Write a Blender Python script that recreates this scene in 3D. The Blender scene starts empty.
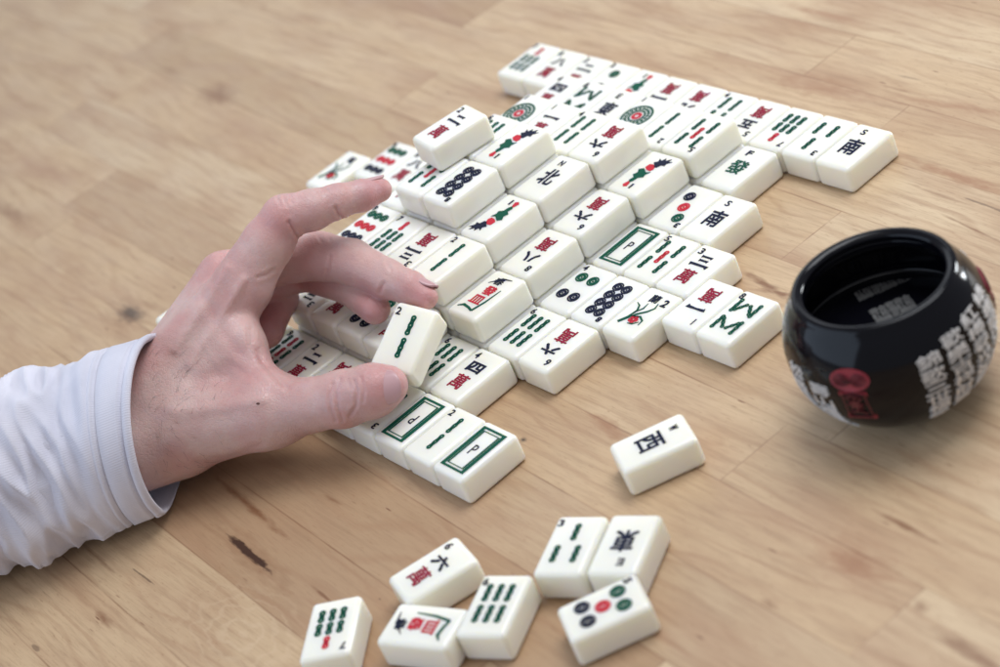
import bpy, bmesh, math, random
import numpy as np
from mathutils import noise as mnoise
from mathutils import Vector, Matrix, Euler

random.seed(7)
S = 0.02                       # one tile width = 20 mm
SC = bpy.context.scene
COL = SC.collection

# ------------------------------------------------------------------ camera (solved from the tile grid)
F_PX = 2112.79
CAM_E = (0.96222, 0.34844, 0.8746)
CAM_P = np.array([35.3733, -13.0199, 23.7076])
CR = np.array(Euler(CAM_E, 'XYZ').to_matrix())


def at(px, py, z=0.0):
    """world point (tile units) at height z seen at pixel px,py of the 1000 px wide photograph"""
    d = CR @ np.array([(px - 500) / F_PX, -(py - 333.5) / F_PX, -1.0])
    return CAM_P + d * ((z - CAM_P[2]) / d[2])


def cam_pt(px, py, depth):
    return np.array([(px - 500) / F_PX * depth, -(py - 333.5) / F_PX * depth, -depth])


def to_world(P):
    return np.asarray(P) @ CR.T + CAM_P


cd = bpy.data.cameras.new('camera')
cam = bpy.data.objects.new('camera', cd)
COL.objects.link(cam)
cam.location = CAM_P * S
cam.rotation_euler = CAM_E
cd.sensor_width = 36
cd.lens = F_PX * 36 / 1000
cd.clip_start = 0.01
cd.clip_end = 50
cd.dof.use_dof = True
cd.dof.focus_distance = 42.3 * S
cd.dof.aperture_fstop = 8.0
SC.camera = cam


# ------------------------------------------------------------------ materials
def srgb(r, g, b):
    return tuple(((c / 255) / 12.92 if c / 255 <= .04045 else ((c / 255 + .055) / 1.055) ** 2.4) for c in (r, g, b)) + (1,)


def mat(name):
    m = bpy.data.materials.new(name)
    m.use_nodes = True
    nt = m.node_tree
    return m, nt, nt.nodes['Principled BSDF']


class G:
    """tiny node helper"""
    def __init__(s, nt): s.nt = nt

    def n(s, t, **kw):
        nd = s.nt.nodes.new(t)
        for k, v in kw.items(): setattr(nd, k, v)
        return nd

    def put(s, sock, v):
        if isinstance(v, bpy.types.NodeSocket): s.nt.links.new(v, sock)
        elif v is not None: sock.default_value = v

    def m(s, op, a, b=None, c=None, clamp=False):
        nd = s.n('ShaderNodeMath', operation=op, use_clamp=clamp)
        s.put(nd.inputs[0], a); s.put(nd.inputs[1], b); s.put(nd.inputs[2], c)
        return nd.outputs[0]

    def noise(s, vec, scale, detail=4, rough=.5, dist=0.0, dim='3D'):
        nd = s.n('ShaderNodeTexNoise', noise_dimensions=dim)
        s.put(nd.inputs['Vector'], vec)
        nd.inputs['Scale'].default_value = scale; nd.inputs['Detail'].default_value = detail
        nd.inputs['Roughness'].default_value = rough; nd.inputs['Distortion'].default_value = dist
        return nd.outputs['Fac']

    def ramp(s, f, stops):
        nd = s.n('ShaderNodeValToRGB')
        s.put(nd.inputs[0], f)
        e = nd.color_ramp.elements
        while len(e) < len(stops): e.new(.5)
        for i, (p, c) in enumerate(stops):
            e[i].position = p
            e[i].color = c if len(c) == 4 else (*c, 1)
        return nd.outputs[0]

    def mr(s, v, a, b, c=0.0, d=1.0):
        nd = s.n('ShaderNodeMapRange')
        s.put(nd.inputs[0], v)
        for i, x in enumerate((a, b, c, d)): nd.inputs[i + 1].default_value = x
        return nd.outputs[0]

    def mix(s, f, a, b, mode='MIX'):
        nd = s.n('ShaderNodeMix', data_type='RGBA', blend_type=mode)
        s.put(nd.inputs[0], f); s.put(nd.inputs[6], a); s.put(nd.inputs[7], b)
        return nd.outputs[2]

    def comb(s, x, y, z=0.0):
        nd = s.n('ShaderNodeCombineXYZ')
        s.put(nd.inputs[0], x); s.put(nd.inputs[1], y); s.put(nd.inputs[2], z)
        return nd.outputs[0]

    def bump(s, h, strength, dist, bsdf):
        nd = s.n('ShaderNodeBump')
        nd.inputs['Strength'].default_value = strength; nd.inputs['Distance'].default_value = dist
        s.put(nd.inputs['Height'], h)
        s.nt.links.new(nd.outputs[0], bsdf.inputs['Normal'])


def simple(name, col, rough=.4, coat=0.0, spec=.5):
    m, nt, b = mat(name)
    b.inputs['Base Color'].default_value = (*col, 1) if len(col) == 3 else col
    b.inputs['Roughness'].default_value = rough
    b.inputs['Coat Weight'].default_value = coat
    b.inputs['Specular IOR Level'].default_value = spec
    return m


def tile_material():
    m, nt, b = mat('tile_resin')
    g = G(nt)
    tc = g.n('ShaderNodeTexCoord')
    oi = g.n('ShaderNodeObjectInfo')
    n1 = g.noise(tc.outputs['Object'], 60, 3)
    c = g.mix(g.mr(n1, .3, .75), (.87, .86, .79, 1), (.87, .85, .77, 1))
    c = g.mix(g.m('MULTIPLY', oi.outputs['Random'], .6), c, (.87, .84, .72, 1))
    nt.links.new(c, b.inputs['Base Color'])
    b.inputs['Roughness'].default_value = .22
    b.inputs['IOR'].default_value = 1.5
    b.inputs['Subsurface Weight'].default_value = .7
    b.inputs['Subsurface Radius'].default_value = (1, .88, .5)
    b.inputs['Subsurface Scale'].default_value = .006
    return m


M_TILE = tile_material()
M_BLACK = simple('ink_black', (.012, .016, .040), .60, 0.0, .15)
M_GREEN = simple('ink_green', (.005, .085, .052), .60, 0.0, .15)
M_RED = simple('ink_red', (.55, .03, .05), .60, 0.0, .15)
M_CRIM = simple('ink_crimson', (.30, .014, .042), .60, 0.0, .15)

# ------------------------------------------------------------------ mesh helpers


def link(name, me, mats, parent=None, loc=(0, 0, 0), rot=(0, 0, 0)):
    o = bpy.data.objects.new(name, me)
    COL.objects.link(o)
    for mm in (mats if isinstance(mats, (list, tuple)) else [mats]):
        if mm is not None and mm.name not in [x.name for x in me.materials if x]: me.materials.append(mm)
    o.location = Vector(loc); o.rotation_euler = rot
    if parent: o.parent = parent
    return o


def mesh(name, verts, faces, smooth=True, scale=S):
    me = bpy.data.meshes.new(name)
    v = np.asarray(verts, float) * scale
    me.from_pydata(v.tolist(), [], [tuple(int(i) for i in f) for f in faces])
    if smooth: me.polygons.foreach_set('use_smooth', [True] * len(me.polygons))
    me.update()
    return me


class MB:
    """collects flat inlay shapes (tile units), all in one mesh"""
    def __init__(s): s.v = []; s.f = []

    def add(s, vs, fs):
        k = len(s.v); s.v += [tuple(p) for p in vs]; s.f += [tuple(i + k for i in f) for f in fs]

    def poly(s, pts, z=0.0, t=.012):
        n = len(pts)
        a = sum(pts[i][0] * pts[(i + 1) % n][1] - pts[(i + 1) % n][0] * pts[i][1] for i in range(n))
        if a < 0: pts = pts[::-1]
        vs = [(x, y, z + t) for x, y in pts] + [(x, y, z - .01) for x, y in pts]
        s.add(vs, [tuple(range(n))] + [(i + n, (i + 1) % n + n, (i + 1) % n, i) for i in range(n)])

    def ring(s, cx, cy, ro, ri, z=0.0, t=.012, n=20, sx=1, sy=1):
        if ri <= 0:
            return s.poly([(cx + ro * sx * math.cos(i / n * 6.28318), cy + ro * sy * math.sin(i / n * 6.28318)) for i in range(n)], z, t)
        vs = []
        for r in (ro, ri):
            for zz in (z + t, z - .01):
                vs += [(cx + r * sx * math.cos(i / n * 6.28318), cy + r * sy * math.sin(i / n * 6.28318), zz) for i in range(n)]
        fs = []
        for i in range(n):
            j = (i + 1) % n
            fs += [(i, j, 2 * n + j, 2 * n + i)[::-1], (i, n + i, n + j, j), (2 * n + i, 2 * n + j, 3 * n + j, 3 * n + i)]
        s.add(vs, fs)

    def stroke(s, pts, ws, z=0.0, t=.012, closed=False):
        n = len(pts)
        if not isinstance(ws, (list, tuple)): ws = [ws] * n
        L = []; Rr = []
        for i in range(n):
            a = pts[(i - 1) % n] if (closed or i > 0) else pts[i]
            b = pts[(i + 1) % n] if (closed or i < n - 1) else pts[i]
            dx, dy = b[0] - a[0], b[1] - a[1]
            l = math.hypot(dx, dy) or 1
            k = 1.0
            if closed: k = 1.41
            L.append((pts[i][0] - dy / l * ws[i] / 2 * k, pts[i][1] + dx / l * ws[i] / 2 * k))
            Rr.append((pts[i][0] + dy / l * ws[i] / 2 * k, pts[i][1] - dx / l * ws[i] / 2 * k))
        m = n if closed else n - 1
        for i in range(m):
            j = (i + 1) % n
            s.poly([L[i], L[j], Rr[j], Rr[i]], z, t)

    def glyph(s, ch, cx, cy, w, h, weight=.0, z=0.0, rot=0.0):
        v, f = glyph_mesh(ch, 0.0)
        x0, x1 = v[:, 0].min(), v[:, 0].max(); y0, y1 = v[:, 1].min(), v[:, 1].max()
        q = v.copy()
        if x1 - x0 < .35 * (y1 - y0): w2 = w * max((x1 - x0) / (y1 - y0), .12)   # a thin stroke such as 1
        else: w2 = w
        if y1 - y0 < .35 * (x1 - x0): h2 = h * max((y1 - y0) / (x1 - x0), .30)
        else: h2 = h
        xx = (v[:, 0] - (x0 + x1) / 2) / max(x1 - x0, 1e-5) * w2
        yy = (v[:, 1] - (y0 + y1) / 2) / max(y1 - y0, 1e-5) * h2
        c, sn = math.cos(rot), math.sin(rot)
        q[:, 0] = cx + xx * c - yy * sn; q[:, 1] = cy + xx * sn + yy * c
        q[:, 2] = np.where(v[:, 2] > 0, z + .012, z - .01)
        if weight <= 0: s.add(q.tolist(), f)
        else:
            for i, (ox, oy) in enumerate(((-.6, -.6), (.6, -.6), (-.6, .6), (.6, .6), (0, 0))):
                s.add([(a + ox * weight, b_ + oy * weight, z_ + i * .0007) for a, b_, z_ in q], f)

    def build(s, name, smooth=False): return mesh(name, s.v, s.f, smooth)


_gl = {}


def glyph_mesh(ch, weight=0.0, res=3):
    key = (ch, weight)
    if key in _gl: return _gl[key]
    cu = bpy.data.curves.new('glyph', 'FONT')
    cu.body = ch; cu.size = 1; cu.extrude = .02; cu.resolution_u = res; cu.offset = weight
    o = bpy.data.objects.new('glyph', cu)
    COL.objects.link(o)
    dg = bpy.context.evaluated_depsgraph_get()
    me = bpy.data.meshes.new_from_object(o.evaluated_get(dg))
    v = np.array([tuple(p.co) for p in me.vertices]); f = [tuple(p.vertices) for p in me.polygons]
    bpy.data.objects.remove(o); bpy.data.curves.remove(cu); bpy.data.meshes.remove(me)
    _gl[key] = (v, f)
    return _gl[key]


# ------------------------------------------------------------------ mahjong tile
TW, TL, TH = .988, 1.498, .6355


def make_tile_mesh():
    bm = bmesh.new()
    bmesh.ops.create_cube(bm, size=1)
    for v in bm.verts:
        v.co.x *= TW; v.co.y *= TL; v.co.z *= TH
    bmesh.ops.bevel(bm, geom=bm.edges[:], offset=.108, segments=6, profile=.5, affect='EDGES', clamp_overlap=True)
    for v in bm.verts:                      # slightly pillowed faces
        x, y, z = v.co.x / (TW / 2), v.co.y / (TL / 2), v.co.z / (TH / 2)
        v.co.x *= 1 - .012 * max(0, z)
        v.co.y *= 1 - .008 * max(0, z)
    for v in bm.verts: v.co *= S
    me = bpy.data.meshes.new('tile_body')
    bm.to_mesh(me); bm.free()
    me.polygons.foreach_set('use_smooth', [True] * len(me.polygons))
    me.materials.append(M_TILE)
    return me


TILE_ME = make_tile_mesh()
ZT = TH / 2 - .004            # height of the inlays on the face, in tile-local units

NUM = {1: '一', 2: '二', 3: '三', 4: '四', 5: '五', 6: '六', 7: '七', 8: '八', 9: '九'}


def bone(mb, cx, cy, ln, w=.12, rot=0.0, nodes=3):
    """one bamboo stick: a chain of little rings joined by twin rods"""
    t = MB()
    h = ln / 2 - w / 2
    ys = [-h + 2 * h * i / (nodes - 1) for i in range(nodes)]
    for y in ys: t.ring(0, y, w * .52, w * .12, n=14)
    for a, b in zip(ys, ys[1:]):
        for sx in (-1, 1):
            t.stroke([(sx * w * .30, a + w * .25), (sx * w * .20, (a + b) / 2), (sx * w * .30, b - w * .25)], w * .34)
        t.ring(0, (a + b) / 2, w * .33, w * .05, n=10)
    c, s_ = math.cos(rot), math.sin(rot)
    mb.add([(cx + x * c - y * s_, cy + x * s_ + y * c, z) for x, y, z in t.v], t.f)


def face_parts(kind):
    """[(part name, material, mesh builder)] in upright orientation"""
    out = []

    def new(name, m):
        b = MB(); out.append((name, m, b)); return b
    k, n = kind[0], (int(kind[1:]) if kind[1:].isdigit() else 0)
    if k == 'w':                                    # numeral over the red myriad character
        b = new('numeral', M_BLACK)
        if n == 1: b.stroke([(-.24, .14), (-.2, .16), (0, .17), (.18, .17), (.24, .15)], [.10, .07, .05, .07, .11])
        elif n == 2:
            b.stroke([(-.12, .33), (-.08, .34), (.08, .35), (.12, .34)], [.09, .06, .05, .09])
            b.stroke([(-.24, .13), (-.19, .15), (.17, .15), (.24, .12)], [.10, .065, .06, .11])
        elif n == 3:
            b.stroke([(-.15, .38), (-.1, .385), (.1, .39), (.14, .38)], [.08, .05, .05, .08])
            b.stroke([(-.12, .26), (-.08, .265), (.08, .27), (.12, .26)], [.08, .05, .05, .08])
            b.stroke([(-.25, .1), (-.19, .12), (.17, .125), (.25, .1)], [.10, .065, .06, .11])
        else: b.glyph(NUM[n], 0, .20, .40, .26, .020)
        new('character', M_CRIM).glyph('萬', 0, -.26, .36, .40, .010)
        new('corner_numeral', M_BLACK).glyph(str(n), -.28, .50, .11, .17, .007)
    elif k == 'b':
        g = new('bamboo_marking', M_GREEN); r = None
        if n == 2:
            for y in (.29, -.22): bone(g, .03, y, .45, .115)
        elif n == 3:
            bone(g, .02, .30, .42); bone(g, -.2, -.24, .42); bone(g, .2, -.24, .42)
        elif n == 4:
            for x in (-.17, .17):
                for y in (.27, -.25): bone(g, x, y, .44)
        elif n == 5:
            for x in (-.23, .23):
                for y in (.28, -.26): bone(g, x, y, .42)
            bone(new('red_bamboo_marking', M_RED), 0, .01, .42)
        elif n == 6:
            for x in (-.22, 0, .22):
                for y in (.27, -.23): bone(g, x, y, .42, .12)
        elif n == 7:
            for x in (-.21, 0, .21):
                for y in (.03, -.31): bone(g, x, y, .31, .13, nodes=2)
            bone(new('red_bamboo_marking', M_RED), 0, .38, .31, .13, nodes=2)
        elif n == 8:
            for sy in (1, -1):
                for x in (-.26, .26): bone(g, x, sy * .27, .42, .10)
                for sx in (-1, 1): bone(g, sx * .125, sy * .25, .34, .09, rot=sx * sy * .62)
        elif n == 9:
            r = new('red_bamboo_marking', M_RED)
            for x in (-.22, 0, .22):
                for y in (.36, 0, -.36): bone(g if x else r, x, y, .31, .12, nodes=2)
        new('corner_numeral', M_BLACK).glyph(str(n), -.35, .53, .10, .16, .007)
    elif k == 'c':
        lay = {1: [(0, 0, 'B')], 2: [(0, .28, 'G'), (0, -.28, 'K')], 3: [(-.16, .36, 'G'), (0, .02, 'R'), (.16, -.32, 'K')],
               4: [(-.18, .29, 'G'), (.18, .29, 'G'), (-.18, -.27, 'K'), (.18, -.27, 'K')],
               5: [(-.19, .33, 'G'), (.19, .33, 'G'), (0, 0, 'R'), (-.19, -.33, 'K'), (.19, -.33, 'K')],
               6: [(-.15, .36, 'G'), (.15, .36, 'G'), (-.15, -.02, 'R'), (.15, -.02, 'R'), (-.15, -.32, 'R'), (.15, -.32, 'R')],
               7: [(-.2, .45, 'G'), (0, .35, 'G'), (.2, .25, 'G'), (-.14, -.1, 'R'), (.14, -.1, 'R'), (-.14, -.38, 'K'), (.14, -.38, 'K')],
               9: [(x, y, c) for y, c in ((.38, 'G'), (.0, 'R'), (-.38, 'K')) for x in (-.23, 0, .23)],
               8: [(x, y, 'K') for x in (-.13, .13) for y in (.39, .13, -.13, -.39)]}[n]
        bs = {}
        mm = {'G': ('green_circle_marking', M_GREEN), 'K': ('black_circle_marking', M_BLACK), 'R': ('red_circle_marking', M_RED)}
        for x, y, c in lay:
            if c == 'B':
                g = new('green_circle_marking', M_GREEN)
                g.ring(0, 0, .40, .345, n=36); g.ring(0, 0, .22, .17, n=28)
                for i in range(18):
                    a = i / 18 * 6.2832
                    g.ring(.28 * math.cos(a), .28 * math.sin(a), .042, .0, n=8)
                bs['R'] = new(*mm['R']); bs['R'].ring(0, 0, .13, .05, n=18)
                continue
            if c not in bs: bs[c] = new(*mm[c])
            r = .145 if n < 6 else (.13 if n < 9 else .115)
            bs[c].ring(x, y, r, r * .74, n=20); bs[c].ring(x, y, r * .68, r * .30, n=16)
            bs[c].ring(x, y, r * .18, 0, n=8)
        new('corner_numeral', M_BLACK).glyph(str(n), -.34 if n != 8 else -.3, .56, .10, .14, .012)
    elif k == 'P':
        b = new('frame_marking', M_GREEN)
        for w, h, t in ((.31, .56, .075), (.228, .478, .032)):
            c = .05
            b.stroke([(-w, -h), (w, -h), (w, h), (-w, h)], t, closed=True)
        new('letter', M_BLACK).glyph('P', 0, 0, .13, .26, .0)
    elif k in 'SNWE':
        ch = {'S': '南', 'N': '北', 'W': '西', 'E': '東'}[k]
        new('character', M_BLACK).glyph(ch, 0, -.05 if k != 'N' else -.02, .42, .50, .016)
        new('corner_letter', M_BLACK).glyph(k, -.1, .46, .12, .17, .006)
    elif k == 'F':
        new('character', M_GREEN).glyph('發', 0, -.02, .46, .44, .012)
        new('corner_letter', M_BLACK).glyph('F', -.1, .47, .13, .16, .014)
    elif k == 'B':                                   # the one-bamboo bird
        b = new('green_feathers', M_GREEN)
        b.poly([(.05, .40), (.13, .33), (.10, .22), (.20, .15), (.15, .05), (.22, -.05), (.12, -.12), (.05, -.08), (-.05, -.02),
                (-.16, -.06), (-.10, .06), (-.13, .14), (-.02, .20), (0, .32)])
        b = new('black_tail', M_BLACK)
        b.poly([(-.02, -.30), (.06, -.36), (-.02, -.42), (.02, -.52), (-.08, -.47), (-.12, -.58), (-.18, -.50), (-.28, -.60), (-.27, -.50),
                (-.38, -.52), (-.28, -.42), (-.30, -.34), (-.20, -.34), (-.16, -.24), (-.08, -.22)])
        b = new('red_feathers', M_RED)
        b.poly([(-.10, -.08), (.03, -.10), (.12, -.16), (.10, -.28), (.0, -.30), (-.10, -.24), (-.14, -.16)])
        b.poly([(.03, .40), (.10, .36), (.15, .50), (.08, .56), (.0, .52)])
        new('corner_numeral', M_BLACK).stroke([(-.10, .40), (-.10, .56)], .05)
    elif k == 'O' or k == 'C':                       # flower tiles
        b = new('plant_marking', M_GREEN)
        b.stroke([(-.28, -.42), (-.16, -.22), (-.12, 0), (-.2, .14), (-.32, .2)], [.03, .05, .05, .04, .015])
        b.stroke([(-.24, -.44), (-.05, -.1), (.12, .06), (.2, .2), (.16, .34)], [.03, .055, .05, .04, .015])
        b.stroke([(-.10, -.18), (.1, -.12), (.24, -.2), (.26, -.34)], [.02, .05, .045, .015])
        b.stroke([(-.14, -.08), (-.04, .1), (-.06, .26)], [.02, .04, .012])
        b.stroke([(-.02, -.38), (.10, -.36), (.2, -.26)], [.02, .04, .02])
        b = new('blossom_marking', M_RED)
        for i in range(5): b.ring(.02 + .07 * math.cos(i * 1.2566), -.24 + .07 * math.sin(i * 1.2566), .055, 0, n=9)
        new('character', M_BLACK).glyph('蘭' if k == 'O' else '菊', -.02 if k == 'O' else .04, .43, .23, .22, .006)
        if k == 'O': new('corner_numeral', M_BLACK).glyph('2', .30, .40, .13, .2, .012)
    elif k == 'T':                                   # season tile with text and green corner
        b = new('green_corner_marking', M_GREEN)
        b.stroke([(-.32, -.52), (-.2, -.44), (.0, -.47), (.14, -.52)], [.03, .07, .06, .05])
        b.stroke([(.14, -.52), (.22, -.2), (.26, .22)], [.06, .05, .02])
        b = new('red_characters', M_RED)
        b.glyph('發', 0, .12, .30, .26, .012); b.glyph('皿', -.04, -.2, .34, .24, .01)
        b = new('black_character', M_BLACK)
        b.glyph('春', -.04, .42, .26, .2, .006); b.stroke([(-.26, .3), (-.02, .52), (.24, .56)], [.015, .05, .015])
    return out


_faces = {}
ROOTS = []


def label(o, text, cat=None, group=None):
    o['label'] = text
    if cat: o['category'] = cat
    if group: o['group'] = group


def tile(kind, loc, rot=(0, 0, 0), flip=False, text='', group='mahjong tiles of the stacked layout', mtx=None):
    o = bpy.data.objects.new('mahjong_tile', TILE_ME)
    COL.objects.link(o)
    if mtx is not None: o.matrix_world = mtx
    else:
        o.location = Vector(loc) * S; o.rotation_euler = rot
    label(o, text, 'mahjong tile', group)
    if kind not in _faces:
        lst = []
        for name, m, b in face_parts(kind):
            me = b.build(name); me.materials.append(m)
            lst.append((name, me))
        _faces[kind] = lst
    for name, me in _faces[kind]:
        c = bpy.data.objects.new(name, me)
        COL.objects.link(c)
        c.parent = o
        c.location = (0, 0, ZT * S)
        if flip: c.rotation_euler = (0, 0, math.pi)
    return o


FACE = {'P': 'green framed P', 'S': 'black south-wind character', 'N': 'black north-wind character', 'E': 'black east-wind character',
        'W': 'black west-wind character', 'F': 'green dragon character', 'B': 'red and green bird', 'O': 'orchid flower', 'C': 'green plant',
        'T': 'red text and green corner'}


def face_words(k):
    if k in FACE: return FACE[k]
    w = 'one two three four five six seven eight nine'.split()[int(k[1]) - 1]
    return {'w': f'{w} and red character', 'b': f'{w} bamboo', 'c': f'{w} circle'}[k[0]]


ORD = ['', '', 'second', 'third', 'fourth', 'fifth', 'sixth', 'seventh', 'eighth', 'ninth', 'tenth', 'eleventh']
BASE = [-.335, 1.177, 2.690, 4.205, 5.715, 7.228, 8.790, 10.303]
DU = [-.104, -.134, -.028, -.070, -.054, .091, .187, .167]
ROWN = ['front row', 'second row', 'third row', 'fourth row', 'fifth row', 'sixth row', 'seventh row', 'back row']
SPAN = {1: {0: (-6, 5), 1: (-4, 3), 2: (-5, 4), 3: (-6, 5), 4: (-6, 5), 5: (-5, 4), 6: (-4, 3), 7: (-6, 5)},
        2: {r: (-3, 2) for r in range(1, 7)}, 3: {r: (-2, 1) for r in range(2, 6)}, 4: {3: (-1, 0), 4: (-1, 0)}}
LAYN = {1: 'bottom layer', 2: 'second layer', 3: 'third layer', 4: 'fourth layer'}
# kind, flipped; only tiles of which the photograph shows something
LAY = {
    (1, 0): {5: 'P', 4: 'b2', 3: 'P~', 2: 'b3~', 1: 'c4', 0: 'w7~', -1: 'w2', -2: 'b9', -3: 'c8', -6: 'b4'},
    (1, 1): {3: 'w4', 2: 'b6', 1: 'c2', 0: 'w5', -1: 'b4', -2: 'c3'},
    (1, 2): {4: 'w6~', 3: 'b6', 2: 'b2', 1: 'c5'},
    (1, 3): {5: 'O', 4: 'c8~', 3: 'c4', 2: 'w4'},
    (1, 4): {5: 'w3', 4: 'b5', 3: 'P', 2: 'b7', -5: 'w8', -6: 'c9'},
    (1, 5): {4: 'S', 3: 'c3~', 2: 'c6'},
    (1, 6): {3: 'F', 2: 'w2', 1: 'b3', 0: 'c4', -1: 'w5', -2: 'w8'},
    (1, 7): {5: 'S', 4: 'b3~', 3: 'b7~', 2: 'w5~', 1: 'b4', 0: 'w9~', -1: 'w3~', -2: 'B', -3: 'c2', -4: 'w2', -5: 'w8', -6: 'b7'},
    (2, 1): {1: 'w9', 0: 'c5', -1: 'w2', -2: 'w3~'},
    (2, 2): {2: 'T', 1: 'b4', 0: 'w7', -1: 'c3', -2: 'c5'},
    (2, 3): {2: 'w8~', 1: 'c2', -3: 'c2'},
    (2, 4): {2: 'w6~', 1: 'b9'},
    (2, 5): {2: 'B~', 1: 'w4'},
    (2, 6): {2: 'b5~', 1: 'b2~', 0: 'c1', -1: 'E', -2: 'b8', -3: 'w4'},
    (3, 2): {1: 'b2', 0: 'w3~', -1: 'b7', -2: 'c9'},
    (3, 3): {1: 'B', 0: 'w5', -1: 'c4', -2: 'w8'},
    (3, 4): {1: 'N', 0: 'b3'},
    (3, 5): {1: 'w6~', 0: 'b4', -1: 'w1', -2: 'c1'},
    (4, 3): {0: 'c8~', -1: 'b5'},
    (4, 4): {0: 'B~', -1: 'b6'},
}
rng = random.Random(11)
for (lay, r), d in LAY.items():
    lo, hi = SPAN[lay][r]
    for u, k in d.items():
        flip = k.endswith('~'); k = k.rstrip('~')
        x = u + .5 + DU[r] + rng.uniform(-.003, .003)
        y = BASE[r] + .755 + rng.uniform(-.004, .004)
        z = (lay - .5) * (TH + .002) + .003
        n = hi - u + 1
        pos = 'at the right end' if n == 1 else (f'{ORD[n]} from the right' if n <= 11 else 'at the left end')
        txt = f'{face_words(k)} tile, {pos} of the {ROWN[r]}, {LAYN[lay]}'
        if lay == 1 and r == 0 and u == -6: txt = 'tile just peeking out left of the hand, left end of the front row'
        tile(k, (x, y, z), (0, 0, rng.uniform(-.0035, .0035)), flip, txt)

# tiles outside the grid: the two at the right, the one at the left and the one on the top
tile('w1', (6.5 - .055, 4.939 + .75, TH / 2 + .003), (0, 0, .004), True, 'one and red character tile beside the zigzag eight bamboo tile at the right')
tile('b8', (7.5 - .055, 4.939 + .75, TH / 2 + .003), (0, 0, -.003), False, 'zigzag eight bamboo tile nearest the black bowl, rightmost of the stacked layout')
tile('C', (-6.5 - .1, 4.939 + .75, TH / 2 + .003), (0, 0, .004), False, 'blurred green plant tile sticking out at the far left above the raised index finger')
tile('w2', (-.629, 5.824, 4.5 * (TH + .002) + .004), (0, 0, math.radians(-8.3)), False, 'crooked two and red character tile crowning the top of the whole stack')

LOOSE = 'tiles lying loose in front of the layout'
for k, fl, x, y, a, txt in [
    ('W', 0, 8.589, 2.275, 335, 'west-wind tile lying alone on the table below the black bowl'),
    ('w6', 0, 7.277, -2.148, 346.9, 'loose six and red character tile at the upper left of the scattered tiles'),
    ('b7', 1, 6.687, -4.145, 43.7, 'loose seven bamboo tile with one red stick, leftmost of the scattered tiles'),
    ('T', 1, 8.264, -3.167, 293.5, 'loose tile with red text and green corner, between seven bamboo and six bamboo tiles'),
    ('b6', 0, 9.092, -2.136, 28.8, 'loose six bamboo tile at the bottom middle of the scattered tiles'),
    ('b3', 0, 9.22, -.40, 28.5, 'loose three bamboo tile touching the east-wind tile'),
    ('E', 1, 10.119, .117, 28.0, 'loose east-wind tile turned upside down, right of the three bamboo tile'),
    ('c5', 0, 10.951, -1.147, 334.6, 'loose five circle tile nearest the bottom edge, rightmost of the scattered tiles'),
]:
    tile(k, (x, y, TH / 2 + .003), (0, 0, math.radians(a)), bool(fl), txt, LOOSE)

# the tile held between thumb and middle finger
HM = Matrix.Translation(Vector((2.516, 1.412, 1.498)) * S) @ Euler((.398, .243, .357), 'XYZ').to_matrix().to_4x4()
tile('b2', None, flip=False, text='two bamboo tile held in the air between thumb and middle finger', mtx=HM, group='mahjong tiles of the stacked layout')


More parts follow.
